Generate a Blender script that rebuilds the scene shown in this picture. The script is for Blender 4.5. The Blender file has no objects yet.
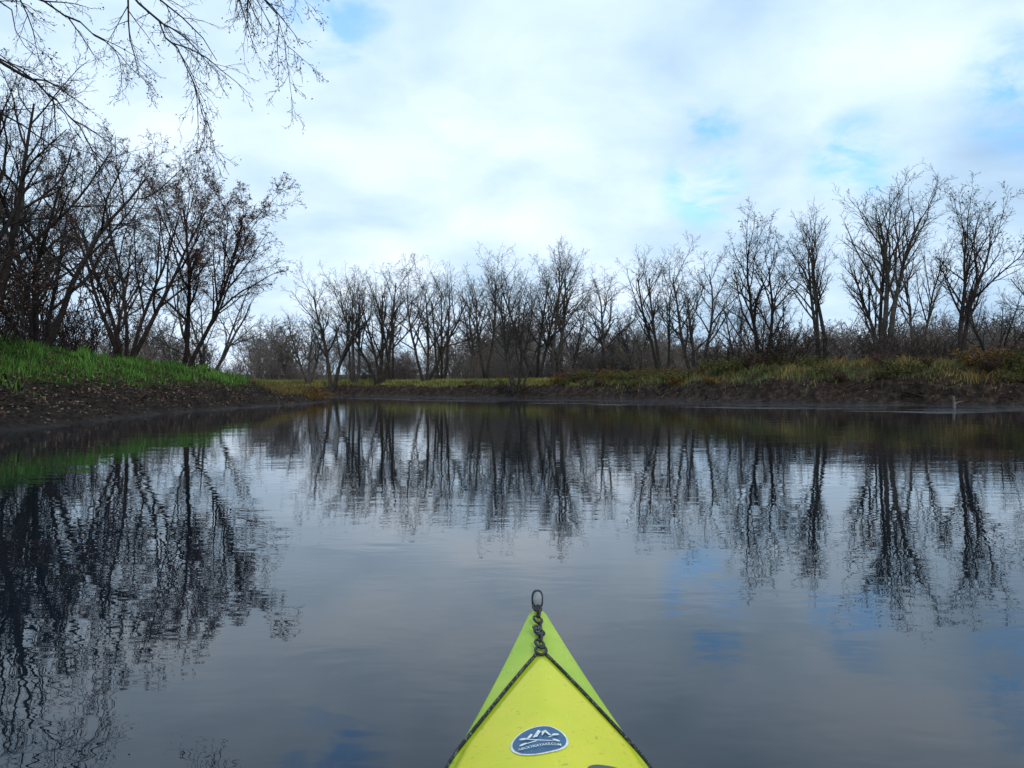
import bpy, bmesh, math, random
import numpy as np
from mathutils import Vector, Matrix
random.seed(7); rng=np.random.default_rng(7)
scene=bpy.context.scene
scene.view_settings.view_transform='Standard'
scene.view_settings.look='None'
scene.view_settings.exposure=0
COL=scene.collection

# ------------------------------------------------------------ materials
def newmat(name):
    m=bpy.data.materials.new(name); m.use_nodes=True
    nt=m.node_tree; b=nt.nodes['Principled BSDF']
    return m,nt,b
def N(nt,t,**k):
    n=nt.nodes.new(t)
    for a,v in k.items(): setattr(n,a,v)
    return n
def ramp(nt,stops):
    r=N(nt,'ShaderNodeValToRGB'); e=r.color_ramp.elements
    while len(e)<len(stops): e.new(0.5)
    for i,(p,c) in enumerate(stops):
        e[i].position=p; e[i].color=(*c,1) if len(c)==3 else c
    return r
def noise(nt,scale,detail=4,rough=.55,vec=None,dist=0):
    n=N(nt,'ShaderNodeTexNoise'); n.inputs['Scale'].default_value=scale
    n.inputs['Detail'].default_value=detail; n.inputs['Roughness'].default_value=rough
    n.inputs['Distortion'].default_value=dist
    if vec is not None: nt.links.new(vec,n.inputs['Vector'])
    return n
def math_(nt,op,a,b=None,clamp=False,c=None):
    n=N(nt,'ShaderNodeMath',operation=op); n.use_clamp=clamp
    for i,v in enumerate((a,b,c)):
        if v is None: continue
        if isinstance(v,(int,float)): n.inputs[i].default_value=v
        else: nt.links.new(v,n.inputs[i])
    return n.outputs[0]
def smooth_(nt,v,a,b):
    n=N(nt,'ShaderNodeMapRange',interpolation_type='SMOOTHSTEP')
    nt.links.new(v,n.inputs['Value'])
    n.inputs['From Min'].default_value=a; n.inputs['From Max'].default_value=b
    return n.outputs['Result']

def bark_mat(name,c1,c2,rough=.9):
    m,nt,b=newmat(name)
    tc=N(nt,'ShaderNodeTexCoord')
    n=noise(nt,2.5,6,.65,tc.outputs['Object'])
    r=ramp(nt,[(.3,c1),(.7,c2)])
    nt.links.new(n.outputs['Fac'],r.inputs['Fac'])
    oi=N(nt,'ShaderNodeObjectInfo')
    hs=N(nt,'ShaderNodeHueSaturation')
    v=math_(nt,'MULTIPLY_ADD',oi.outputs['Random'],.6,c=.7)
    nt.links.new(v,hs.inputs['Value']); nt.links.new(r.outputs['Color'],hs.inputs['Color'])
    nt.links.new(hs.outputs['Color'],b.inputs['Base Color'])
    b.inputs['Roughness'].default_value=rough
    b.inputs['Specular IOR Level'].default_value=.12
    return m
M_bark=bark_mat('bark_grey',(.032,.028,.024),(.092,.080,.068))
M_barkdark=bark_mat('bark_dark',(.014,.011,.010),(.045,.035,.030))
M_barkpale=bark_mat('bark_pale',(.060,.056,.050),(.17,.158,.14))
M_barkhaze=bark_mat('bark_far_haze',(.115,.096,.084),(.20,.172,.152))  # distance haze painted into the bark as a lighter colour

def attr_mat(name,attr='col',rough=.75):
    m,nt,b=newmat(name)
    a=N(nt,'ShaderNodeAttribute',attribute_name=attr)
    nt.links.new(a.outputs['Color'],b.inputs['Base Color'])
    b.inputs['Roughness'].default_value=rough
    b.inputs['Specular IOR Level'].default_value=.2
    return m
M_grass=attr_mat('grass_blades')
M_leaf=attr_mat('leaf_litter',rough=.85)

def leaf_simple(name,c1,c2):
    m,nt,b=newmat(name)
    g=N(nt,'ShaderNodeNewGeometry')
    r=ramp(nt,[(0,c1),(1,c2)])
    nt.links.new(g.outputs['Random Per Island'],r.inputs['Fac'])
    nt.links.new(r.outputs['Color'],b.inputs['Base Color'])
    b.inputs['Roughness'].default_value=.8; b.inputs['Specular IOR Level'].default_value=.15
    return m
M_redleaf=leaf_simple('leaves_russet',(.075,.038,.034),(.20,.115,.09))
M_bud=leaf_simple('leaves_brown',(.04,.025,.016),(.12,.075,.045))
M_orange=leaf_simple('leaves_orange',(.10,.055,.018),(.26,.15,.045))
M_olive=leaf_simple('leaves_olive',(.055,.06,.02),(.16,.15,.045))

# ------------------------------------------------------------ mesh from arrays
def mesh_np(name,verts,faces,mat,cols=None,smooth=False):
    me=bpy.data.meshes.new(name)
    verts=np.asarray(verts,dtype=np.float32); faces=np.asarray(faces,dtype=np.int32)
    k=faces.shape[1]
    me.vertices.add(len(verts)); me.vertices.foreach_set('co',verts.ravel())
    me.loops.add(faces.size); me.loops.foreach_set('vertex_index',faces.ravel())
    me.polygons.add(len(faces))
    me.polygons.foreach_set('loop_start',np.arange(0,faces.size,k,dtype=np.int32))
    if smooth: me.polygons.foreach_set('use_smooth',np.ones(len(faces),dtype=bool))
    for m in (mat if isinstance(mat,(list,tuple)) else [mat]): me.materials.append(m)
    if cols is not None:
        ca=me.color_attributes.new('col','FLOAT_COLOR','POINT')
        c=np.ones((len(verts),4),dtype=np.float32); c[:,:3]=cols
        ca.data.foreach_set('color',c.ravel())
    me.update(calc_edges=True)
    return me
def obj(name,me,parent=None):
    o=bpy.data.objects.new(name,me); COL.objects.link(o)
    if parent: o.parent=parent
    return o

# ------------------------------------------------------------ terrain
LEFT=[(-9,-80),(-8.6,-10),(-8.9,5),(-9.6,15),(-10.8,21),(-11.5,29.5),(-11.2,38),(-10.9,45),(-11.6,52),(-14,57),(-22,62),(-40,66),(-120,72)]
RIGHT=[(-120,104),(-40,98),(-18,91),(-8,84),(0,76.5),(8,66),(11.2,58),(13.8,53),(17,48),(21,44),(26.5,41),(34,38),(50,35),(80,30),(140,10),(140,-80)]
POLY=np.array(LEFT+RIGHT,dtype=float)
def wob(x,y,s,a):
    return a*(np.sin(x*1.3*s+y*.7*s+1)+np.sin(-x*.8*s+y*1.9*s+2.3)+.6*np.sin(x*3.1*s+y*.4*s)+.6*np.sin(y*3.7*s-x*1.1*s+.5))/3.2
def sdist(x,y):
    x=np.asarray(x,float);y=np.asarray(y,float)
    d=np.full(x.shape,1e9); ins=np.zeros(x.shape,bool)
    n=len(POLY)
    for i in range(n):
        ax,ay=POLY[i]; bx,by=POLY[(i+1)%n]
        vx,vy=bx-ax,by-ay
        t=np.clip(((x-ax)*vx+(y-ay)*vy)/(vx*vx+vy*vy),0,1)
        d=np.minimum(d,np.hypot(x-ax-t*vx,y-ay-t*vy))
        if ay!=by:
            c=((ay>y)!=(by>y))&(x<(bx-ax)*(y-ay)/(by-ay)+ax)
            ins^=c
    return np.where(ins,-d,d)+wob(x,y,.9,.4)+wob(x,y,3.1,.14)
def sst(v): 
    v=np.clip(v,0,1); return v*v*(3-2*v)
def isleft(x,y): return sst((-4-x)/3)*sst((68-y)/4)
def height(x,y,sd=None):
    if sd is None: sd=sdist(x,y)
    L=isleft(x,y)
    Rr=sst((x-9)/6)*sst((66-y)/12)
    HL=2.55-.5*sst((y-22)/14)-.95*sst((y-38)/16)
    H=L*HL+(1-L)*(1.6+.6*Rr)
    mud=L*(1.15-.35*sst((y-36)/14))+(1-L)*(1.0+.2*Rr+wob(x,y,.45,.3))
    w1=L*2.6+(1-L)*1.3
    z=mud*sst(sd/w1/1.15+.08)-.03+(H-mud)*sst((sd-w1*.8)/(L*4+(1-L)*3))
    z=z+wob(x,y,1.7,.08)*sst(sd/2)+wob(x,y,.21,.18)*sst((sd-6)/8)+(wob(x,y,5.3,.06)+wob(x,y,11.3,.035))*sst(sd*2)
    z=z+np.clip(sd-60,0,400)*.022
    zin=-.05-1.2*sst(-sd/4)
    return np.where(sd>0,z,zin+0*z)
def axis(a,b,st,lo,hi):
    core=np.arange(a,b+1e-6,st)
    l=[a];s=st
    while l[-1]>lo: s*=1.25; l.append(l[-1]-s)
    r=[b];s=st
    while r[-1]<hi: s*=1.25; r.append(r[-1]+s)
    return np.array(l[1:][::-1]+list(core)+r[1:])
xs=axis(-42,52,.27,-900,900); ys=axis(2,102,.27,-300,1500)
X,Y=np.meshgrid(xs,ys); X=X.ravel();Y=Y.ravel()
SD=sdist(X,Y); Z=height(X,Y,SD)
nx,ny=len(xs),len(ys)
ii=(np.arange(ny-1)[:,None]*nx+np.arange(nx-1)[None]).ravel()
F=np.stack([ii,ii+1,ii+nx+1,ii+nx],1)
L_=isleft(X,Y)
me=mesh_np('ground',np.stack([X,Y,Z],1),F,[],cols=np.stack([np.clip(SD/10,0,1),L_,np.zeros_like(X)],1),smooth=True)
m,nt,b=newmat('bank_soil_and_turf')
at=N(nt,'ShaderNodeAttribute',attribute_name='col'); sp=N(nt,'ShaderNodeSeparateColor'); nt.links.new(at.outputs['Color'],sp.inputs[0])
geo=N(nt,'ShaderNodeNewGeometry')
n1=noise(nt,.9,7,.65,geo.outputs['Position']); n2=noise(nt,6,7,.75,geo.outputs['Position']); n3=noise(nt,2.6,8,.75,geo.outputs['Position'])
mudr=ramp(nt,[(.3,(.010,.0075,.0065)),(.52,(.036,.026,.020)),(.75,(.11,.08,.063))]); nt.links.new(n2.outputs['Fac'],mudr.inputs['Fac'])
mudf=ramp(nt,[(.34,(.010,.007,.006)),(.50,(.042,.028,.022)),(.62,(.095,.066,.052)),(.74,(.19,.14,.11))]); nt.links.new(n3.outputs['Fac'],mudf.inputs['Fac'])
mm=N(nt,'ShaderNodeMix',data_type='RGBA'); nt.links.new(sp.outputs[1],mm.inputs[0]); nt.links.new(mudf.outputs['Color'],mm.inputs[6]); nt.links.new(mudr.outputs['Color'],mm.inputs[7])
gl=ramp(nt,[(.3,(.02,.045,.008)),(.7,(.06,.11,.02))]); nt.links.new(n2.outputs['Fac'],gl.inputs['Fac'])
gf=ramp(nt,[(.35,(.05,.045,.02)),(.7,(.12,.105,.045))]); nt.links.new(n1.outputs['Fac'],gf.inputs['Fac'])
mx=N(nt,'ShaderNodeMix',data_type='RGBA'); nt.links.new(sp.outputs[1],mx.inputs[0]); nt.links.new(gf.outputs['Color'],mx.inputs[6]); nt.links.new(gl.outputs['Color'],mx.inputs[7])
ed=math_(nt,'ADD',sp.outputs[0],math_(nt,'MULTIPLY',math_(nt,'SUBTRACT',n1.outputs['Fac'],.5),.25))
k=smooth_(nt,ed,.17,.27)
mx2=N(nt,'ShaderNodeMix',data_type='RGBA'); nt.links.new(k,mx2.inputs[0]); nt.links.new(mm.outputs[2],mx2.inputs[6]); nt.links.new(mx.outputs[2],mx2.inputs[7])
nt.links.new(mx2.outputs[2],b.inputs['Base Color'])
wet=smooth_(nt,sp.outputs[0],.0,.06); nt.links.new(math_(nt,'MULTIPLY_ADD',wet,.35,c=.6),b.inputs['Roughness']); b.inputs['Specular IOR Level'].default_value=.12
bp=N(nt,'ShaderNodeBump'); bp.inputs['Strength'].default_value=1; bp.inputs['Distance'].default_value=.3
nt.links.new(n2.outputs['Fac'],bp.inputs['Height']); nt.links.new(bp.outputs[0],b.inputs['Normal'])
me.materials.append(m)
obj('ground',me)

# ------------------------------------------------------------ water
m,nt,b=newmat('river_water')
b.inputs['Base Color'].default_value=(.005,.009,.014,1)
b.inputs['Roughness'].default_value=.0; b.inputs['IOR'].default_value=1.40
geo=N(nt,'ShaderNodeNewGeometry')
mp=N(nt,'ShaderNodeMapping'); mp.inputs['Scale'].default_value=(.6,1.1,1); nt.links.new(geo.outputs['Position'],mp.inputs['Vector'])
a1=noise(nt,.9,2,.45,mp.outputs[0],.3); a2=noise(nt,6,2,.5,mp.outputs[0],.2)
big=noise(nt,.07,2,.5,geo.outputs['Position'])
sx=N(nt,'ShaderNodeSeparateXYZ'); nt.links.new(geo.outputs['Position'],sx.inputs[0])
patch=smooth_(nt,big.outputs['Fac'],.42,.62)
h1=math_(nt,'MULTIPLY',a1.outputs['Fac'],.0042)
h2=math_(nt,'MULTIPLY',a2.outputs['Fac'],math_(nt,'MULTIPLY_ADD',patch,.0007,c=.0011))
ruf_d=math_(nt,'ADD',sx.outputs['Y'],math_(nt,'MULTIPLY',sx.outputs['X'],1.35))
r1=smooth_(nt,ruf_d,45,54)
a3=noise(nt,6,3,.6,geo.outputs['Position'],.2)
mp2=N(nt,'ShaderNodeMapping'); mp2.inputs['Scale'].default_value=(.12,.42,1); mp2.inputs['Rotation'].default_value=(0,0,.6); nt.links.new(geo.outputs['Position'],mp2.inputs['Vector'])
str_=noise(nt,1,3,.55,mp2.outputs[0])
r1=math_(nt,'MULTIPLY',r1,smooth_(nt,str_.outputs['Fac'],.50,.54))
h3=math_(nt,'MULTIPLY',math_(nt,'MULTIPLY',a3.outputs['Fac'],.5),r1)
hh=math_(nt,'ADD',math_(nt,'ADD',h1,h2),h3)
bp=N(nt,'ShaderNodeBump'); bp.inputs['Strength'].default_value=1; bp.inputs['Distance'].default_value=1.0
nt.links.new(hh,bp.inputs['Height']); nt.links.new(bp.outputs[0],b.inputs['Normal'])
me=mesh_np('river_water',[(-300,-200,0),(300,-200,0),(300,200,0),(-300,200,0)],[(0,1,2,3)],m)
obj('river_water',me)

# ------------------------------------------------------------ tree generator
class TB:
    def __init__(s,seed): s.r=random.Random(seed); s.ch=[]; s.leaf=[]
    def rv(s): 
        r=s.r; return Vector((r.gauss(0,1),r.gauss(0,1),r.gauss(0,1)))
    def path(s,p,d,L,r,n,wobble,trop,taper=.75):
        pts=[p.copy()];rad=[r];d=d.normalized()
        for i in range(n):
            d=(d+s.rv()*wobble+Vector((0,0,trop))).normalized()
            p=p+d*(L/n); pts.append(p.copy()); rad.append(r*(1-taper*(i+1)/n))
        return pts,rad
    def kids(s,pts,rad,L,lvl,P):
        if lvl>=len(P['count']): return
        c=P['count'][lvl]; c=max(1,int(c*s.r.uniform(.75,1.25)+.5))
        f0=P['start'][lvl]
        az=s.r.uniform(0,6.28)
        for k in range(c):
            f=f0+(1-f0)*(k+s.r.random()*.8)/c; f=min(f,.999)
            q=f*(len(pts)-1); i=int(q); t=q-i
            p=pts[i].lerp(pts[i+1],t); d=(pts[i+1]-pts[i]).normalized()
            r0=rad[i]*(1-t)+rad[i+1]*t
            az+=2.4+s.r.uniform(-.5,.5)
            a=d.orthogonal().normalized(); b_=d.cross(a)
            side=a*math.cos(az)+b_*math.sin(az)
            ang=math.radians(P['ang'][lvl])*s.r.uniform(.65,1.4)
            dd=d*math.cos(ang)+side*math.sin(ang)
            l=L*P['ratio'][lvl]*(1-.45*f)*s.r.uniform(.55,1.3)
            rr=max(r0*.66,P['rmin'])
            s.grow(p,dd,l,rr,lvl+1,P)
    def grow(s,p,d,L,r,lvl,P):
        n=[8,7,5,4,3,3][min(lvl,5)]
        pts,rad=s.path(p,d,L,r,n,P['wob'][min(lvl,len(P['wob'])-1)],P['trop'][min(lvl,len(P['trop'])-1)])
        rad=[max(x,P['rmin']*.6) for x in rad]
        s.ch.append((pts,rad,[8,6,4,3,3,3][min(lvl,5)]))
        if P.get('leaf',0) and lvl>=P.get('leaflvl',3):
            for q in pts[1:]:
                if s.r.random()<P['leaf']: s.leaf.append(q+s.rv()*.04)
        s.kids(pts,rad,L,lvl,P)
    def mesh(s,name,mats,leafsize=.06):
        V=[];Fc=[];off=0
        for pts,rad,k in s.ch:
            A=np.array([tuple(p) for p in pts]); R=np.array(rad)
            d=A[-1]-A[0]; d/=max(np.linalg.norm(d),1e-6)
            o=np.array([0,0,1.]) if abs(d[2])<.8 else np.array([1.,0,0])
            u=np.cross(d,o);u/=np.linalg.norm(u);v=np.cross(d,u)
            th=np.arange(k)*2*math.pi/k
            ring=np.cos(th)[:,None]*u+np.sin(th)[:,None]*v
            V.append((A[:,None]+R[:,None,None]*ring[None]).reshape(-1,3))
            n=len(pts); i=(np.arange(n-1)[:,None]*k); j=np.arange(k)[None]; j2=(j+1)%k
            Fc.append(np.stack([i+j,i+j2,i+k+j2,i+k+j],-1).reshape(-1,4)+off); off+=n*k
        nb=sum(len(f) for f in Fc)
        if s.leaf:
            P=np.array([tuple(p) for p in s.leaf]); n=len(P)
            g=np.random.default_rng(3)
            a=g.normal(size=(n,3));a/=np.linalg.norm(a,axis=1)[:,None]
            b_=np.cross(a,g.normal(size=(n,3)));b_/=np.linalg.norm(b_,axis=1)[:,None]
            sz=leafsize*g.uniform(.5,1.3,n)[:,None]
            q=np.stack([P-a*sz,P-b_*sz*.5,P+a*sz,P+b_*sz*.5],1).reshape(-1,3)
            V.append(q); Fc.append(np.arange(4*n).reshape(n,4)+off)
        me=mesh_np(name,np.concatenate(V),np.concatenate(Fc),mats,smooth=True)
        mi=np.zeros(len(me.polygons),dtype=np.int32); mi[nb:]=1
        me.polygons.foreach_set('material_index',mi)
        return me
def tree(name,seed,H,stems,spread,P,mats,trunk_r=None,dirbias=(0,0),leafsize=.06):
    t=TB(seed)
    for k in range(stems):
        az=k*6.28/stems+t.r.uniform(-.5,.5)
        a=math.radians(spread)*(1 if stems>1 else .25)*t.r.uniform(.6,1.2)
        d=Vector((math.cos(az)*math.sin(a)+dirbias[0],math.sin(az)*math.sin(a)+dirbias[1],math.cos(a)))
        p=Vector((math.cos(az)*.12*(stems>1),math.sin(az)*.12*(stems>1),-.3))
        r=(trunk_r or H*.014)*t.r.uniform(.8,1.1)
        t.grow(p,d,H*.84*t.r.uniform(.78,1.02),r,0,P)
    return t.mesh(name,mats,leafsize)
PV=dict(count=[9,7,6,4],start=[.30,.2,.15,.12],ang=[35,36,42,46],ratio=[.58,.52,.5,.5],wob=[.06,.10,.14,.18],trop=[.03,.07,.04,.02],rmin=.0085)
PW=dict(PV,ang=[50,44,44,45],trop=[.03,.09,.05,.02],wob=[.08,.13,.16,.18])
PU=dict(PV,ang=[28,32,38,44],count=[11,7,6,3],trop=[.05,.08,.06,.04])
tm=[]
tm.append(tree('bare_a',11,12,1,18,dict(PV,count=[14,8,6,4]),[M_bark,M_bud]))
tm.append(tree('bare_b',12,12,3,18,PV,[M_bark,M_bud]))
tm.append(tree('bare_c',13,12,2,14,PU,[M_bark,M_bud]))
tm.append(tree('bare_d',14,12,4,22,dict(PV,count=[8,6,6,4]),[M_bark,M_bud]))
tm.append(tree('bare_e',15,12,1,18,dict(PW,count=[15,8,6,4]),[M_barkpale,M_bud]))
tm.append(tree('bare_f',16,12,2,12,dict(PU,leaf=.12),[M_barkdark,M_bud]))
tm.append(tree('bare_g',17,12,1,10,dict(PW,count=[16,7,6,4]),[M_bark,M_bud]))
tm.append(tree('bare_h',18,12,5,30,dict(PW,count=[7,6,6,4]),[M_bark,M_bud]))
tm.append(tree('bare_i',19,12,2,10,dict(PU,count=[12,6,5,3],start=[.45,.2,.2,.15]),[M_bark,M_bud]))
tm.append(tree('bare_j',20,12,3,15,dict(PU,count=[9,6,6,3],start=[.4,.2,.2,.15]),[M_bark,M_bud]))
tmd=tm[3].copy(); tmd.materials[0]=M_barkdark
def put(mesh,x,y,h,rot=None,z=None,sx=1.0,name='bare_tree',tilt=0):
    o=obj(name,mesh); s=h/12.0
    o.scale=(s*sx,s*sx,s)
    o.rotation_euler=(0,tilt,random.uniform(0,6.28) if rot is None else rot)
    if z is None: z=float(height(np.array([x]),np.array([y]))[0])
    o.location=(x,y,z); return o
# irregular clusters along the far bank: x, y, height, template, width
far=[(-24.5,96,11.2,1,1.1),(-21,93,15.4,2,1.25),(-18.6,94,14.2,9,1.0),(-15.4,92,14.8,3,1.15),(-14.2,95,12.6,8,1.0),(-9.8,90,15.2,1,1.2),(-8.2,93,13.6,9,1.0),(-4.6,89,12.8,6,1.2),(-3.0,92,14.4,8,1.1),
 (2.6,84,14.4,1,1.1),(4.6,83,13.8,9,1.1),(6.0,85,11.0,7,1.1),(9.4,82,12.2,0,1.3),(14.0,74,11.8,9,1.2),(15.9,69,12.0,1,1.2),(12.2,78,8.5,2,1),
 (18.3,58,11.0,5,1.2),(19.0,60,7.6,7,1),(22.6,58,12.2,9,1.1),(25.0,54,13.0,8,1.3),(26.4,57,11.4,2,1),(19.6,68,8.0,3,1),(29.4,58,9.5,8,1),
 (27.4,48.5,10.4,5,1.2),(31.2,46,11.6,4,1.2),(34,47,11,0,1),(31.5,52,7,7,1),(40,48,10,1,1)]
for x,y,h,k,sx_ in far: put(tm[k],x,y,h*random.uniform(.95,1.05),sx=sx_,tilt=random.uniform(-.08,.08))
put(tree('edge_tree',21,12,6,24,dict(PV,count=[7,6,6,4]),[M_bark,M_bud],trunk_r=.12),.4,76.2,13.8,rot=.3,z=.15)

# left bank trees
PL=dict(PV,count=[12,8,7,5],leaf=.8,rmin=.009,start=[.28,.15,.15,.12])
red=tree('russet',31,12,2,9,PL,[M_barkdark,M_redleaf],dirbias=(.36,0),trunk_r=.16,leafsize=.045)
put(red,-16.4,40,10.2,rot=0,name='russet_leaved_tree')
put(tree('lft1',32,12,5,24,dict(PV,count=[8,7,7,5],leaf=.5),[M_barkdark,M_redleaf],trunk_r=.14,leafsize=.045),-18.4,38,10.0,rot=1,name='russet_leaved_tree')
put(tree('lft3',34,12,3,22,dict(PW,count=[9,8,7,5],leaf=.2),[M_barkdark,M_redleaf],trunk_r=.16,leafsize=.045),-17.8,30,9.6,rot=0.5)
put(tmd,-16.2,24,9.6,rot=1); put(tmd,-23,38,9.5); put(tm[0],-24,48,10); put(tm[7],-20,52,9)
put(tm[5],-14.2,16,9,rot=2); put(tm[7],-18,26,8.5)

# near tree: trunk on the left bank, boughs hanging over the river
t=TB(77)
PD=dict(count=[0,9,6,4,2],start=[.1,.12,.1,.1,.1],ang=[40,34,34,36,38],ratio=[.5,.40,.5,.5,.5],wob=[.1,.09,.10,.12,.13],trop=[0,-.14,-.13,-.09,-.04],rmin=.0028,leaf=.15,leaflvl=3)
def limb(pts,r0,r1,lvl=1,P=PD):
    pts=[Vector(p) for p in pts]; out=[]
    for i in range(len(pts)-1):
        p0=pts[max(i-1,0)];p1=pts[i];p2=pts[i+1];p3=pts[min(i+2,len(pts)-1)]
        for s in range(4):
            u=s/4; out.append(.5*((2*p1)+(p2-p0)*u+(2*p0-5*p1+4*p2-p3)*u*u+(3*p1-p0-3*p2+p3)*u**3)+t.rv()*.02)
    out.append(pts[-1]); n=len(out)
    rad=[r0+(r1-r0)*(i/(n-1))**.5 for i in range(n)]
    t.ch.append((out,rad,6))
    h=int(n*.45); L=sum((out[i+1]-out[i]).length for i in range(h,n-1))
    t.kids(out[h:],rad[h:],L,lvl,P)
zb=float(height(np.array([-11.8]),np.array([10.5]))[0])
limb([(-11.8,10.5,zb-.3),(-11.7,10.5,3.5),(-11.3,10.3,6),(-10.9,10.2,8.5),(-10.6,10.2,10.5)],.26,.08,1,dict(PD,trop=[0,.05,.03,0,0],count=[0,8,6,4,0],ratio=[0,.6,.5,.5,.5]))
limb([(-11.7,10.5,4.2),(-9.6,10,6.4),(-7.2,9.4,6.9),(-5.1,9,6.0),(-4.2,9,5.2),(-3.7,9,4.5),(-3.45,9,3.85)],.08,.004)
limb([(-11.4,10.3,5.2),(-9.0,9.8,7.4),(-6,9.2,7.6),(-4.0,9,6.4),(-3.1,8.9,5.6),(-2.65,8.9,5.0),(-2.5,8.9,4.6)],.08,.004)
limb([(-11.6,10.5,3.8),(-10,11,5.6),(-8.6,11.8,6.1),(-7.4,12,5.6),(-6.7,12,5.0),(-6.2,12,4.2),(-6.0,12,3.7)],.08,.004)
limb([(-11.4,10.4,5),(-9.3,10,6.4),(-7.2,10,6.3),(-5.9,10,5.7),(-5.1,10,5.2),(-4.6,10,4.7)],.06,.003)
limb([(-11.6,10.3,4.4),(-9.5,8.8,5.8),(-7.6,8.2,6),(-6,8,5.5),(-5.2,8,4.8),(-4.8,8,4.2)],.06,.003)
limb([(-11.1,10.3,7),(-8,9.5,8.3),(-5,9,8),(-3.6,9,7),(-2.9,9,6.1),(-2.6,9,5.5)],.06,.003)
limb([(-11.3,10.3,4.0),(-9.3,11,4.9),(-7.9,11,4.9),(-6.8,11,4.5),(-6.1,11,4.0),(-5.8,11,3.4)],.05,.003)
limb([(-11.5,10.4,4.6),(-9.6,9.4,5.9),(-8,9.2,5.9),(-6.6,9,5.2),(-5.8,9,4.6),(-5.2,9,4.1),(-4.9,9,3.5)],.05,.003)
obj('overhanging_tree',t.mesh('overhanging_tree',[M_barkdark,M_bud],.014))

# ------------------------------------------------------------ distant woodland (one parent, instanced)
wood=bpy.data.objects.new('distant_woodland',None); COL.objects.link(wood)
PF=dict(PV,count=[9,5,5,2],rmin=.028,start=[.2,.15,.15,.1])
fm=[tree('wood_a',41,12,3,18,PF,[M_barkhaze,M_bud],trunk_r=.12),tree('wood_b',42,12,2,14,dict(PF,count=[13,6,4,2]),[M_barkhaze,M_bud],trunk_r=.12),tree('wood_c',43,12,2,20,dict(PF,leaf=.1),[M_barkhaze,M_bud],trunk_r=.12)]
brush=TB(50)
PBs=dict(count=[6,4],start=[.15,.1],ang=[30,38],ratio=[.6,.55],wob=[.12,.16,.2],trop=[.04,.05,.03],rmin=.02,leaf=.2,leaflvl=2)
for k in range(30):
    a=brush.r.uniform(0,6.28); rr=brush.r.uniform(0,4)
    brush.grow(Vector((math.cos(a)*rr,math.sin(a)*rr,-.1)),Vector((math.cos(a)*.3,math.sin(a)*.3,1)),brush.r.uniform(1.4,4.2),.024,0,PBs)
brm=brush.mesh('brush_a',[M_barkhaze,M_bud],.08)
brm2=brm.copy(); brm2.materials[0]=M_barkdark; brm2.materials[1]=M_redleaf
cnt=0
while cnt<200:
    y=random.uniform(92,155); x=random.uniform(-.80,.80)*y+random.uniform(-3,3)
    if x>10 and random.random()<.45: y=random.uniform(74,102)
    sd=float(sdist(np.array([x]),np.array([y]))[0])
    if sd<13: continue
    h=random.uniform(6.5,9.6)*(1+.12*math.sin(x*.13+1))*(.55+.5*y/110)
    if x>5: h*=.85
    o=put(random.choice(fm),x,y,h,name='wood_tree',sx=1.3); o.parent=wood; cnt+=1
cnt=0
while cnt<205:
    y=random.uniform(55,125); x=random.uniform(-.85,.85)*y
    sd=float(sdist(np.array([x]),np.array([y]))[0])
    if sd<9 or (x<0 and y<60 and sd<18) : continue
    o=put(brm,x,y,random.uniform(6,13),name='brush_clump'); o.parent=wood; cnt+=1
for k in range(26):      # scrub behind the trees on the left bank
    x=random.uniform(-52,-19); y=random.uniform(46,60) if x<-24 else random.uniform(44,54)
    o=put(random.choice([brm,brm,fm[0],fm[1]]),x,y,random.uniform(5.5,8.5),name='brush_clump'); o.parent=wood
for x,y,h in [(18.8,56,10),(24,51,7),(16,62,8),(27.5,51,6),(32,47,7)]:
    put(brm2,x,y,h,name='riverside_thicket')
for x,y,h in [(-17.5,26,10),(-19,32,9),(-20,37,7),(-22,40,9),(-16,18.6,11),(-16,22.5,8),(-17.5,44,5)]:
    put(brm2,x,y,h,name='riverside_thicket')
def shrub(name,seed,mat,n=26,leaf=.9,hs=(.6,1.5)):
    b_=TB(seed); P=dict(count=[6,4],start=[.15,.1],ang=[35,42],ratio=[.55,.55],wob=[.14,.18,.2],trop=[.02,.0,-.02],rmin=.006,leaf=leaf,leaflvl=1)
    for k in range(n):
        a=b_.r.uniform(0,6.28); rr=abs(b_.r.gauss(0,.5))
        b_.grow(Vector((math.cos(a)*rr,math.sin(a)*rr,-.1)),Vector((math.cos(a)*.5,math.sin(a)*.5,1)),b_.r.uniform(*hs),.010,0,P)
    return b_.mesh(name,[M_barkdark,mat],.055)
sh=[shrub('shrub_a',61,M_orange),shrub('shrub_b',62,M_olive),shrub('shrub_c',63,M_redleaf,leaf=.4,hs=(.8,1.9)),shrub('shrub_d',64,M_bud,leaf=.6),shrub('shrub_e',65,M_olive,leaf=.7)]
BK=np.array(RIGHT[3:13],float)
seg=np.hypot(*np.diff(BK,axis=0).T); cum=np.concatenate([[0],np.cumsum(seg)])
for k in range(100):
    s_=random.uniform(14,cum[-1]-4) if k>8 else random.uniform(2,20)
    x=np.interp(s_,cum,BK[:,0]);y=np.interp(s_,cum,BK[:,1]); off=random.uniform(1.2,6)
    x+=off*.62; y+=off*.78
    o=put(random.choice(sh),x,y,12,name='bank_shrub'); f=random.uniform(.3,.9)*(.6 if k<=8 else 1)*(.6 if off<2 else 1); o.scale=(f*1.3,f*1.3,f)
for x,y,f in [(-11.9,47,.5),(-12.6,49,.55),(-12.4,51.5,.45)]:
    o=put(sh[0],x,y,12,name='bank_shrub'); o.scale=(f*1.5,f*1.5,f*.7)

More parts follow.
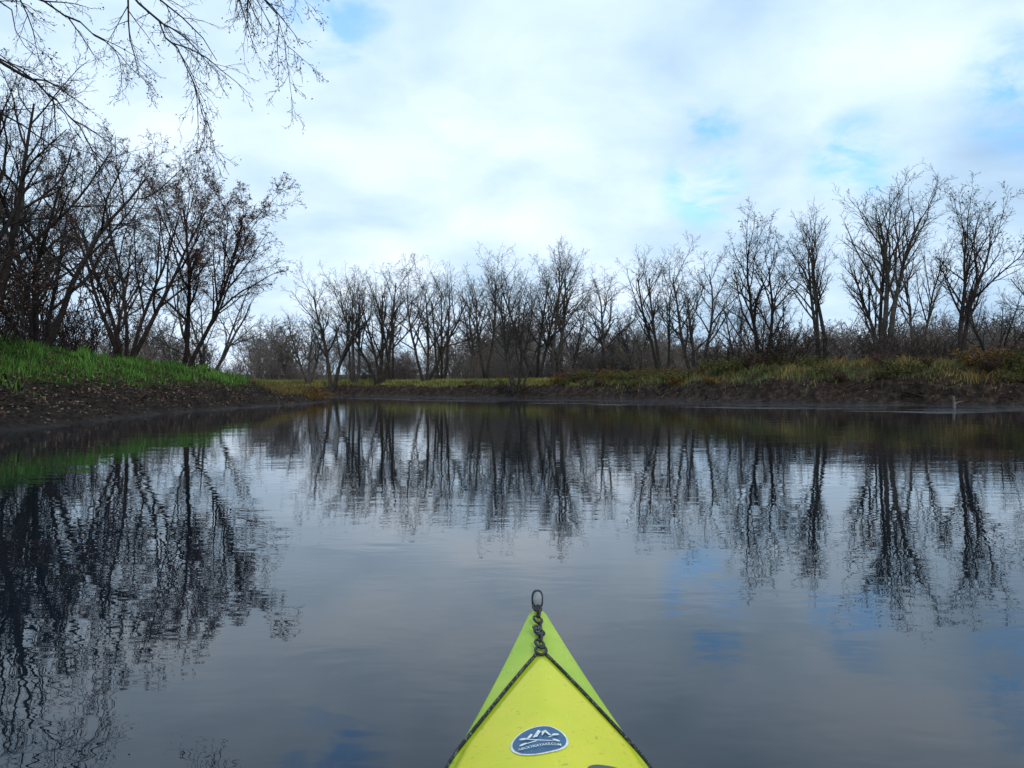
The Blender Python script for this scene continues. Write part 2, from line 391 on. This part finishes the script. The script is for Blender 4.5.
# ------------------------------------------------------------ grass etc.
def blades(name,n,xr,yr,cond,hfun,wfun,cfun,lean=.35,seed=1):
    g=np.random.default_rng(seed)
    x=g.uniform(*xr,n);y=g.uniform(*yr,n); sd=sdist(x,y)
    k=cond(x,y,sd,g); x,y,sd=x[k],y[k],sd[k]; n=len(x)
    z=height(x,y,sd)-.02
    az=g.uniform(0,2*math.pi,n); h=hfun(x,y,sd,g); w=wfun(x,y,sd,g)
    ux,uy=np.cos(az),np.sin(az)
    la=g.uniform(0,2*math.pi,n); lm=h*lean*g.uniform(.2,1.5,n)
    P=np.stack([x,y,z],1); U=np.stack([ux,uy,0*ux],1)*w[:,None]*.5
    Ld=np.stack([np.cos(la),np.sin(la),0*la],1)*lm[:,None]; up=np.array([0,0,1.])
    a=P-U;b_=P+U;c=P+U*.7+Ld*.35+up*h[:,None]*.6;d=P-U*.7+Ld*.35+up*h[:,None]*.6
    e=P+Ld+up*h[:,None]*.97+U*.12; f=P+Ld+up*h[:,None]*.97-U*.12
    V=np.stack([a,b_,c,d,e,f],1).reshape(-1,3)
    i=np.arange(n)*6
    Fq=np.concatenate([np.stack([i,i+1,i+2,i+3],1),np.stack([i+3,i+2,i+4,i+5],1)])
    C=np.repeat(cfun(x,y,sd,g),6,axis=0)
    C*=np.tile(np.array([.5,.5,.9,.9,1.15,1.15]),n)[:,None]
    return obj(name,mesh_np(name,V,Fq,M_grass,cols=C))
def mixc(g,n,pal,w=None):
    pal=np.array(pal); k=g.choice(len(pal),n,p=w); return pal[k]*g.uniform(.7,1.3,n)[:,None]
GREEN=[(.060,.165,.022),(.088,.205,.030),(.04,.11,.018),(.15,.19,.055)]
def condL(x,y,sd,g):
    th=2.6+wob(x,y,1.1,.8)+g.normal(0,.35,len(x))
    p=np.clip(18/np.hypot(x,y),.25,1)
    return (isleft(x,y)>.5)&(sd>th)&(sd<13)&(g.random(len(x))<p)
blades('bank_grass',300000,(-30,-8),(5,60),condL,lambda x,y,sd,g:(.17+.18*np.clip(wob(x,y,2.3,1)+.6*wob(x,y,6,1),-.7,1))*g.uniform(.5,1.5,len(x)),
   lambda x,y,sd,g:.015*np.clip(np.hypot(x,y)/14,1,4)*g.uniform(.7,1.3,len(x)),
   lambda x,y,sd,g:mixc(g,len(x),GREEN,[.35,.3,.25,.10])*np.clip(1+.5*wob(x,y,.8,1)+.35*wob(x,y,2.9,1),.35,2)[:,None]*(1-.35*sst((y-44)/8))[:,None],seed=2)
FAR=[(.28,.26,.06),(.19,.22,.045),(.31,.26,.10),(.11,.13,.035)]
blades('bank_grass',130000,(-45,16),(60,112),lambda x,y,sd,g:(isleft(x,y)<.5)&(sd>1.5+wob(x,y,1.2,.6))&(sd<14),
   lambda x,y,sd,g:.28*g.uniform(.5,1.4,len(x)),lambda x,y,sd,g:.06*g.uniform(.7,1.3,len(x)),
   lambda x,y,sd,g:mixc(g,len(x),FAR,[.35,.35,.2,.1])*(1+.3*wob(x,y,.5,1))[:,None],seed=3)
RB=[(.20,.14,.055),(.17,.175,.045),(.28,.235,.085),(.085,.105,.03),(.12,.065,.032)]
def rbcol(x,y,sd,g):
    c=mixc(g,len(x),RB,[.24,.25,.27,.14,.10]); f=wob(x,y,.6,1.3)
    return c*np.clip(np.stack([1+.4*f,1+.05*f,1-.1*f],1),.3,2)*np.clip(1+.5*wob(x,y,2.1,1),.45,1.6)[:,None]
blades('dry_weeds',190000,(5,56),(30,72),lambda x,y,sd,g:(sd>1.3+wob(x,y,1.5,1.1)+g.normal(0,.3,len(x)))&(sd<12)&(np.abs(x)<y*.95)&(wob(x,y,1.9,1)>-.85),
   lambda x,y,sd,g:(.36+.36*np.clip(wob(x,y,1.4,1.4),-.8,1))*g.uniform(.4,1.3,len(x)),lambda x,y,sd,g:.030*g.uniform(.6,1.4,len(x)),rbcol,seed=4,lean=.5)
blades('dry_weeds',14000,(-14,-9),(42,58),lambda x,y,sd,g:(sd>1.2)&(sd<4.5)&(isleft(x,y)>.4),
   lambda x,y,sd,g:.28*g.uniform(.4,1.3,len(x)),lambda x,y,sd,g:.03*g.uniform(.6,1.4,len(x)),
   lambda x,y,sd,g:mixc(g,len(x),[(.15,.08,.03),(.12,.12,.04),(.18,.12,.05)]),seed=14,lean=.45)
def litter(name,n,xr,yr,cond,size,pal,seed):
    g=np.random.default_rng(seed); x=g.uniform(*xr,n);y=g.uniform(*yr,n);sd=sdist(x,y); k=cond(x,y,sd,g);x,y,sd=x[k],y[k],sd[k];n=len(x)
    z=height(x,y,sd)+.025
    a=g.normal(size=(n,3));a[:,2]*=.5;a/=np.linalg.norm(a,axis=1)[:,None]
    b_=np.cross(a,np.stack([g.normal(0,.4,n),g.normal(0,.4,n),np.ones(n)],1));b_/=np.linalg.norm(b_,axis=1)[:,None]
    s=size*g.uniform(.4,1.5,n)[:,None];P=np.stack([x,y,z],1)
    V=np.stack([P-a*s,P-b_*s*.6,P+a*s,P+b_*s*.6],1).reshape(-1,3)
    C=np.repeat(mixc(g,n,pal),4,axis=0)
    obj(name,mesh_np(name,V,np.arange(4*n).reshape(n,4),M_leaf,cols=C))
LP=[(.115,.07,.048),(.05,.032,.023),(.18,.125,.09),(.025,.018,.015),(.09,.045,.028)]
litter('fallen_leaves',110000,(-20,-8),(6,58),lambda x,y,sd,g:(isleft(x,y)>.5)&(sd>.2)&(sd<5)&(g.random(len(x))<np.clip(sd/2.0+.35*wob(x,y,1.5,1),.08,1)),.042,LP,5)
litter('fallen_leaves',60000,(0,50),(34,80),lambda x,y,sd,g:(sd>.3)&(sd<3)&(g.random(len(x))<np.clip(.5+.6*wob(x,y,1.5,1),.05,1)),.07,[(.10,.065,.045),(.05,.034,.026),(.16,.12,.09),(.02,.015,.013),(.09,.085,.03)],6)

# driftwood / roots along far bank
dw=TB(90)
PDW=dict(count=[0,5,4],start=[0,.2,.2],ang=[0,45,45],ratio=[0,.4,.5],wob=[.1,.12,.18],trop=[0,-.01,.02],rmin=.012)
for k in range(40):
    px=dw.r.uniform(-6,27); py=np.interp(px,[-8,0,8,11.2,13.8,17,21,26.5],[84,76.5,66,58,53,48,44,41])+dw.r.uniform(.3,1.6)
    zz=float(height(np.array([px]),np.array([py]))[0])
    dw.grow(Vector((px,py,zz+.05)),Vector((dw.r.uniform(-1,1),dw.r.uniform(-.6,.1),dw.r.uniform(-.15,.25))),dw.r.uniform(.6,2.4),dw.r.uniform(.02,.07),1,PDW)
obj('driftwood',dw.mesh('driftwood',[M_barkdark,M_bud]))
st=TB(91)
st.ch.append(([Vector((19.2,34.6,-.6)),Vector((19.22,34.6,0)),Vector((19.2,34.6,.25)),Vector((19.17,34.6,.5))],[.07,.065,.06,.045],7))
st.ch.append(([Vector((19.2,34.6,.12)),Vector((19.32,34.6,.22)),Vector((19.55,34.6,.26))],[.035,.03,.02],5))
obj('wooden_stake',st.mesh('wooden_stake',[M_barkpale,M_bud]))

# ------------------------------------------------------------ kayak
KX=.056; TIP=1.775; AP=.235
kay=bpy.data.objects.new('kayak',None); COL.objects.link(kay)
LEN=4.2
def hw(t):
    t=np.asarray(t,float)
    a=.013+.280*t
    full=.335*np.sin(np.clip(t/LEN,0,1)*math.pi)**.75
    s=sst((t-.6)/.9)
    v=a*(1-s)+full*s
    return np.where(t<.03,.013*np.sqrt(np.clip(t/.03,0,1))+.280*t,v)
def gz(t): t=np.asarray(t,float); return .235+.125*np.clip(1-t/.9,0,1)**1.6+.06*sst((t-3.4)/.8)
def cz(t): 
    t=np.asarray(t,float); return gz(t)+.012+.075*sst(t/.9)-.03*sst((t-1)/1)
def panel(t):
    t=np.asarray(t,float); return np.minimum(np.clip((t-AP)*.47,0,.24),hw(t)*.86)
def deckz(x,t):
    x=np.abs(np.asarray(x,float)); w=np.maximum(hw(t),1e-4); u=np.clip(x/w,0,1)
    p=panel(t)
    base=gz(t)+(cz(t)-gz(t))*(1-u**1.5)
    lip=sst((p-x)/.022)*.013*sst((np.asarray(t)-AP)/.06)
    return base+lip-.014*sst((u-.90)/.10)
ts=np.unique(np.concatenate([np.linspace(0,.06,14),np.linspace(.06,1.0,150),np.linspace(1.0,LEN,90)]))
nu=81; us=np.linspace(-1,1,nu); us=np.sign(us)*np.abs(us)**.9
V=[];
for t_ in ts:
    w=float(hw(t_)); 
    xsn=us*w; V+= [(KX+x,TIP-t_,float(z)) for x,z in zip(xsn,deckz(xsn,np.full(nu,t_)))]
V=np.array(V); i=(np.arange(len(ts)-1)[:,None]*nu+np.arange(nu-1)[None]).ravel()
Fq=np.stack([i,i+nu,i+nu+1,i+1],1)
cc=V[Fq].mean(1); hole=((cc[:,0]-KX)/.235)**2+((cc[:,1]+.05)/.43)**2<1
Fq=Fq[~hole]
m,nt,b=newmat('kayak_plastic')
geo=N(nt,'ShaderNodeNewGeometry')
at=N(nt,'ShaderNodeAttribute',attribute_name='col')
n1=noise(nt,7,4,.6,geo.outputs['Position'])
fac=math_(nt,'ADD',at.outputs['Fac'],math_(nt,'MULTIPLY',math_(nt,'SUBTRACT',n1.outputs['Fac'],.5),.9),True)
r=ramp(nt,[(0,(.64,.60,.004)),(.5,(.46,.55,.008)),(1,(.22,.42,.010))]); nt.links.new(fac,r.inputs['Fac'])
mp=N(nt,'ShaderNodeMapping'); mp.inputs['Scale'].default_value=(60,6,60); mp.inputs['Rotation'].default_value=(0,0,.5); nt.links.new(geo.outputs['Position'],mp.inputs['Vector'])
sc=noise(nt,3,4,.7,mp.outputs[0]); sm=smooth_(nt,sc.outputs['Fac'],.58,.74)
d=noise(nt,90,3,.6,geo.outputs['Position']); dm=smooth_(nt,d.outputs['Fac'],.62,.72)
mx=N(nt,'ShaderNodeMix',data_type='RGBA'); nt.links.new(math_(nt,'MULTIPLY',sm,.25),mx.inputs[0]); nt.links.new(r.outputs['Color'],mx.inputs[6]); mx.inputs[7].default_value=(.75,.78,.30,1)
mx2=N(nt,'ShaderNodeMix',data_type='RGBA'); nt.links.new(math_(nt,'MULTIPLY',dm,.5),mx2.inputs[0]); nt.links.new(mx.outputs[2],mx2.inputs[6]); mx2.inputs[7].default_value=(.16,.15,.05,1)
nt.links.new(mx2.outputs[2],b.inputs['Base Color'])
nt.links.new(math_(nt,'MULTIPLY_ADD',n1.outputs['Fac'],.25,c=.26),b.inputs['Roughness']); b.inputs['Specular IOR Level'].default_value=.35
fb=noise(nt,260,2,.5,geo.outputs['Position']); bp=N(nt,'ShaderNodeBump'); bp.inputs['Strength'].default_value=.3; bp.inputs['Distance'].default_value=.001
nt.links.new(fb.outputs['Fac'],bp.inputs['Height']); nt.links.new(bp.outputs[0],b.inputs['Normal'])
M_kay=m
tt=TIP-V[:,1]; xx=np.abs(V[:,0]-KX); p=panel(tt)
g_=.78-.68*sst((p-xx+.012)/.035); g_=np.maximum(g_,.75*(1-sst((tt-.1)/.35)))
w_=hw(tt); g_=np.maximum(g_,sst((xx/np.maximum(w_,1e-4)-.75)/.25)*.95)  # greener towards the deck edges: reflected tint painted into the vertex colour
me=mesh_np('deck',V,Fq,M_kay,cols=np.repeat(g_[:,None],3,1),smooth=True); obj('deck',me,kay)
nh=17; V=[]
for t_ in ts:
    w=float(hw(t_)); g0=float(gz(t_))-.014
    keel=-.11+ (g0-.02+.11)*float(np.clip(1-t_/.35,0,1))**2+ (g0+.1)*float(np.clip((t_-LEN+.4)/.4,0,1))**2
    for a in np.linspace(0,math.pi,nh):
        c,s=math.cos(a),math.sin(a)
        V.append((KX-w*np.sign(c)*abs(c)**.7,TIP-t_,g0+(keel-g0)*s**.8))
V=np.array(V); i=(np.arange(len(ts)-1)[:,None]*nh+np.arange(nh-1)[None]).ravel()
obj('hull',mesh_np('hull',V,np.stack([i,i+1,i+nh+1,i+nh],1),M_kay,cols=np.full((len(V),3),.8),smooth=True),kay)
def simple(name,c,rough=.5,bump=0):
    m,nt,b=newmat(name); tcn=N(nt,'ShaderNodeNewGeometry'); n=noise(nt,120,3,.6,tcn.outputs['Position'])
    r=ramp(nt,[(.3,tuple(x*.75 for x in c)),(.7,tuple(min(1,x*1.25) for x in c))]); nt.links.new(n.outputs['Fac'],r.inputs['Fac'])
    nt.links.new(r.outputs['Color'],b.inputs['Base Color']); b.inputs['Roughness'].default_value=rough
    return m
M_blk=simple('black_rubber',(.012,.012,.013),.5); M_dgrey=simple('dark_plastic',(.05,.055,.06),.4)
M_lgrey=simple('grey_plastic',(.20,.22,.23),.5); M_white=simple('sticker_white',(.66,.70,.68),.4); M_blue=simple('sticker_blue',(.012,.085,.18),.4)
m,nt,b=newmat('bungee_cord'); geo=N(nt,'ShaderNodeNewGeometry'); vo=N(nt,'ShaderNodeTexVoronoi'); vo.inputs['Scale'].default_value=420; nt.links.new(geo.outputs['Position'],vo.inputs['Vector'])
r=ramp(nt,[(0,(.010,.010,.012)),(.82,(.010,.010,.012)),(.88,(.14,.15,.15)),(1,(.14,.15,.15))]); sv=N(nt,'ShaderNodeSeparateColor'); nt.links.new(vo.outputs['Color'],sv.inputs[0]); nt.links.new(sv.outputs[0],r.inputs['Fac'])
nt.links.new(r.outputs['Color'],b.inputs['Base Color']); b.inputs['Roughness'].default_value=.75; M_cord=m
def tube(name,pts,r,mat,cyc=False,parent=kay):
    cu=bpy.data.curves.new(name,'CURVE'); cu.dimensions='3D'; cu.bevel_depth=r; cu.bevel_resolution=4; cu.use_fill_caps=True
    s=cu.splines.new('NURBS'); s.points.add(len(pts)-1)
    for q,pp in zip(s.points,pts): q.co=(*pp,1)
    s.order_u=3; s.use_endpoint_u=not cyc; s.use_cyclic_u=cyc; s.resolution_u=5
    cu.materials.append(mat); o=bpy.data.objects.new(name,cu); COL.objects.link(o); o.parent=parent; return o
def dz(x,t,o=0): return float(deckz(x,t))+o
for sgn,nm in ((-1,'bungee_port'),(1,'bungee_starboard')):
    pts=[]
    for t_ in np.linspace(AP+.005,.86,30):
        x=.007+(t_-AP)*.485; x=sgn*min(abs(x),float(hw(t_))*.93)
        pts.append((KX+x,TIP-t_,dz(x,t_,.003)))
    tube(nm,pts,.0031,M_cord)
def oval(name,c,a,bb,r,mat,plane='flat',yaw=0):
    pts=[]
    for k in range(12):
        th=k*math.pi/6; u,v=a*math.cos(th),bb*math.sin(th)
        if plane=='flat': pts.append((c[0]+u*math.cos(yaw)-v*math.sin(yaw),c[1]+v*math.cos(yaw)+u*math.sin(yaw),c[2]+.15*v))
        else: pts.append((c[0]+u*.35,c[1]+v,c[2]+u))
    return tube(name,pts,r,mat,True)
oval('cord_ring',(KX,TIP-AP+.004,dz(0,AP,.006)),.0105,.018,.0030,M_blk)
lt=[.207,.178,.150,.122,.094,.066,.040]
for k,t_ in enumerate(lt):
    oval('link_%d'%k,(KX+(.0015 if k%2 else -.0015),TIP-t_,dz(0,t_,.008)),.006 if k%2 else .0078,.018,.0027,M_cord if k in (2,3,4) else M_blk,'up' if k%2 else 'flat',.25*(-1)**k)
for k,(dx,dt) in enumerate([(.003,.165),(-.004,.140)]):
    oval('knot_%d'%k,(KX+dx,TIP-dt,dz(0,dt,.011)),.005,.008,.0036,M_cord,'flat',k)
def superell(name,c,rx,ry,rz,mat,rot=(0,0,0),e=.75):
    bm=bmesh.new(); bmesh.ops.create_uvsphere(bm,u_segments=32,v_segments=20,radius=1)
    for v in bm.verts:
        x,y,z=v.co; f=lambda q:math.copysign(abs(q)**e,q); v.co=(f(x)*rx,f(y)*ry,f(z)*rz)
    me=bpy.data.meshes.new(name); bm.to_mesh(me); bm.free()
    for pl in me.polygons: pl.use_smooth=True
    me.materials.append(mat); o=obj(name,me,kay); o.location=c; o.rotation_euler=rot; return o
tz=dz(0,.01)
superell('bow_toggle',(KX,TIP-.012,tz+.013),.0130,.010,.021,M_blk,(-.3,0,0))
superell('toggle_face',(KX,TIP-.0205,tz+.0150),.0100,.0055,.0165,M_lgrey,(-.3,0,0),e=.9)
superell('bow_fitting',(KX,TIP-.028,dz(0,.028)+.002),.010,.013,.006,M_blk)
SX,SY=-.016,1.166
def conform(name,polys,off,mat):
    bm=bmesh.new()
    for poly in polys:
        vs=[bm.verts.new((p[0],p[1],0)) for p in poly]; bm.faces.new(vs)
    bmesh.ops.triangulate(bm,faces=bm.faces[:]); 
    for v in bm.verts:
        x=SX+v.co.x; y=SY+v.co.y*1.04; v.co=(KX+x,y,dz(x,TIP-y,off))
    bm.normal_update()
    for f in bm.faces:
        if f.normal.z<0: f.normal_flip()
    me=bpy.data.meshes.new(name); bm.to_mesh(me); bm.free(); me.materials.append(mat); return obj(name,me,kay)
def disc(r,ry,rings=6,n=40):
    polys=[]
    for k in range(rings):
        a,b_=k/rings,(k+1)/rings
        for j in range(n):
            t0,t1=j*2*math.pi/n,(j+1)*2*math.pi/n
            q=[(r*a*math.cos(t0),ry*a*math.sin(t0)),(r*b_*math.cos(t0),ry*b_*math.sin(t0)),(r*b_*math.cos(t1),ry*b_*math.sin(t1)),(r*a*math.cos(t1),ry*a*math.sin(t1))]
            if k==0: q=[(0,0),(r*b_*math.cos(t0),ry*b_*math.sin(t0)),(r*b_*math.cos(t1),ry*b_*math.sin(t1))]
            polys.append(q)
    return polys
conform('sticker_base',disc(.0425,.0445),.0012,M_white)
conform('sticker_field',disc(.0393,.041),.0018,M_blue)
pk=[[(-.020,.006),(-.012,.020),(-.009,.016),(-.014,.006)],[(-.010,.006),(-.001,.028),(.003,.022),(-.003,.006)],[(.004,.006),(.004,.020),(.010,.024),(.018,.006),(.014,.006),(.009,.017)]]
def bar(x0,y0,x1,y1,w):
    L=math.hypot(x1-x0,y1-y0);nx_,ny_=-(y1-y0)/L*w,(x1-x0)/L*w
    return [(x0+nx_,y0+ny_),(x0-nx_,y0-ny_),(x1-nx_,y1-ny_),(x1+nx_,y1+ny_)]
pk+= [bar(-.024,-.010,.024,.008,.0012),bar(-.022,.006,.022,-.012,.0012)]
for sx_,sy_,s2 in ((-.024,-.010,1),(.024,.008,1),(-.024,.006,-1),(.024,-.011,-1)):
    pk.append([(sx_+.0055*math.cos(q),sy_+.003*math.sin(q)+.3*s2*.0055*math.cos(q)) for q in np.linspace(0,2*math.pi,12,endpoint=False)])
for q,pl in enumerate(pk): conform('sticker_emblem_%d'%q,[pl],.0030+q*.0002,M_white)
fc=bpy.data.curves.new('sticker_text','FONT'); fc.body='NECKYKAYAKS.COM'; fc.size=.0088; fc.align_x='CENTER'; fc.offset=.0001
to=bpy.data.objects.new('sticker_text',fc); COL.objects.link(to)
dg=bpy.context.evaluated_depsgraph_get(); tme=bpy.data.meshes.new_from_object(to.evaluated_get(dg)); bpy.data.objects.remove(to)
for v in tme.vertices:
    x=SX+v.co.x*.74; y=SY-.0255+v.co.y*1.2; v.co=(KX+x,y,dz(x,TIP-y,.0034))
tme.materials.clear(); tme.materials.append(M_white); obj('sticker_text',tme,kay)
superell('deck_pad',(KX+.075,1.086,dz(.075,TIP-1.086)+.002),.030,.026,.006,M_dgrey,(0,.15,0))
pts=[(KX+.24*math.cos(a),-.05+.44*math.sin(a),dz(.24*abs(math.cos(a)),TIP+.05-.44*math.sin(a),.02)) for a in np.linspace(0,2*math.pi,40,endpoint=False)]
tube('coaming',pts,.016,M_blk,True)
fl=[];
for a in np.linspace(0,2*math.pi,40,endpoint=False): fl.append((KX+.27*math.cos(a),-.05+.6*math.sin(a),.03))
bm=bmesh.new(); bm.faces.new([bm.verts.new(q) for q in fl]); me=bpy.data.meshes.new('cockpit_floor'); bm.to_mesh(me); bm.free(); me.materials.append(M_dgrey); obj('cockpit_floor',me,kay)
superell('seat',(KX,-.15,.06),.19,.2,.045,M_blk,e=.6); superell('seat_back',(KX,-.36,.18),.17,.03,.14,M_blk,(.2,0,0),e=.6)

# ------------------------------------------------------------ sky / world
SUN_EL=math.radians(38); SUN_AZ=math.radians(150)
w=bpy.data.worlds.new('World'); scene.world=w; w.use_nodes=True; nt=w.node_tree
bg=nt.nodes['Background']
sky=N(nt,'ShaderNodeTexSky',sky_type='NISHITA'); sky.sun_disc=False; sky.sun_elevation=SUN_EL; sky.sun_rotation=SUN_AZ
tc=N(nt,'ShaderNodeTexCoord'); nrm=N(nt,'ShaderNodeVectorMath',operation='NORMALIZE'); nt.links.new(tc.outputs['Generated'],nrm.inputs[0])
s=N(nt,'ShaderNodeSeparateXYZ'); nt.links.new(nrm.outputs[0],s.inputs[0])
zz=math_(nt,'ADD',math_(nt,'MAXIMUM',s.outputs['Z'],0),.30)
cb=N(nt,'ShaderNodeCombineXYZ'); nt.links.new(math_(nt,'DIVIDE',s.outputs['X'],zz),cb.inputs[0]); nt.links.new(math_(nt,'DIVIDE',s.outputs['Y'],zz),cb.inputs[1])
c1=noise(nt,2.4,6,.52,cb.outputs[0],.2)
c2=noise(nt,.8,3,.5,cb.outputs[0],.2)
cr=ramp(nt,[(.34,(4.4,6.3,8.6)),(.45,(6.0,8.1,10.4)),(.56,(7.8,9.7,11.9)),(.70,(10.2,11.4,12.8))])
mixn=math_(nt,'ADD',math_(nt,'MULTIPLY',c1.outputs['Fac'],.66),math_(nt,'MULTIPLY',c2.outputs['Fac'],.34))
def dirmask(px,py,pz,rad,soft):
    v=Vector((px,py,pz)).normalized()
    dn=N(nt,'ShaderNodeVectorMath',operation='DOT_PRODUCT'); nt.links.new(nrm.outputs[0],dn.inputs[0]); dn.inputs[1].default_value=v
    return smooth_(nt,dn.outputs['Value'],math.cos(math.radians(rad+soft)),math.cos(math.radians(max(rad-soft,0))))
bright=dirmask(-.12,1,.16,12,12)
mixn=math_(nt,'ADD',mixn,math_(nt,'MULTIPLY',bright,.08))
nt.links.new(mixn,cr.inputs['Fac'])
gap=None
for a in [(.24,1,.255,1.8,1.7),(.43,1,.29,1.8,1.8),(.25,1,.33,1.3,1.3),(-.23,1,.49,2.8,2.4),(.66,1,.38,2.5,2.5),(-.5,1,.62,4,3),(.1,1,.8,6,5)]:
    q=dirmask(*a); gap=q if gap is None else math_(nt,'MAXIMUM',gap,q)
c3=noise(nt,6.5,5,.6,cb.outputs[0],.4)
gap=math_(nt,'MULTIPLY',gap,smooth_(nt,c3.outputs['Fac'],.38,.66))
gap=math_(nt,'MULTIPLY',gap,.66)
blu=N(nt,'ShaderNodeMix',data_type='RGBA',blend_type='MULTIPLY'); blu.inputs[0].default_value=1
nt.links.new(sky.outputs[0],blu.inputs[6]); blu.inputs[7].default_value=(.9,2.3,3.4,1)
mx=N(nt,'ShaderNodeMix',data_type='RGBA'); nt.links.new(gap,mx.inputs[0]); nt.links.new(cr.outputs['Color'],mx.inputs[6]); nt.links.new(blu.outputs[2],mx.inputs[7])
nt.links.new(mx.outputs[2],bg.inputs['Color']); bg.inputs['Strength'].default_value=.1
sl=bpy.data.lights.new('sun','SUN'); sl.energy=1.3; sl.angle=math.radians(12); sl.color=(1,.93,.82)
so=bpy.data.objects.new('sun',sl); COL.objects.link(so)
sd_=Vector((math.sin(SUN_AZ)*math.cos(SUN_EL),math.cos(SUN_AZ)*math.cos(SUN_EL),math.sin(SUN_EL)))
so.rotation_euler=sd_.to_track_quat('Z','Y').to_euler()

# ------------------------------------------------------------ camera
cam=bpy.data.cameras.new('camera'); cam.lens=28.0; cam.sensor_width=36; cam.clip_end=5000; cam.clip_start=.05
co=bpy.data.objects.new('camera',cam); COL.objects.link(co); co.location=(0,0,.85)
co.rotation_euler=(math.radians(90.29),0,0); scene.camera=co
print('faces',sum(len(m.polygons) for m in bpy.data.meshes))
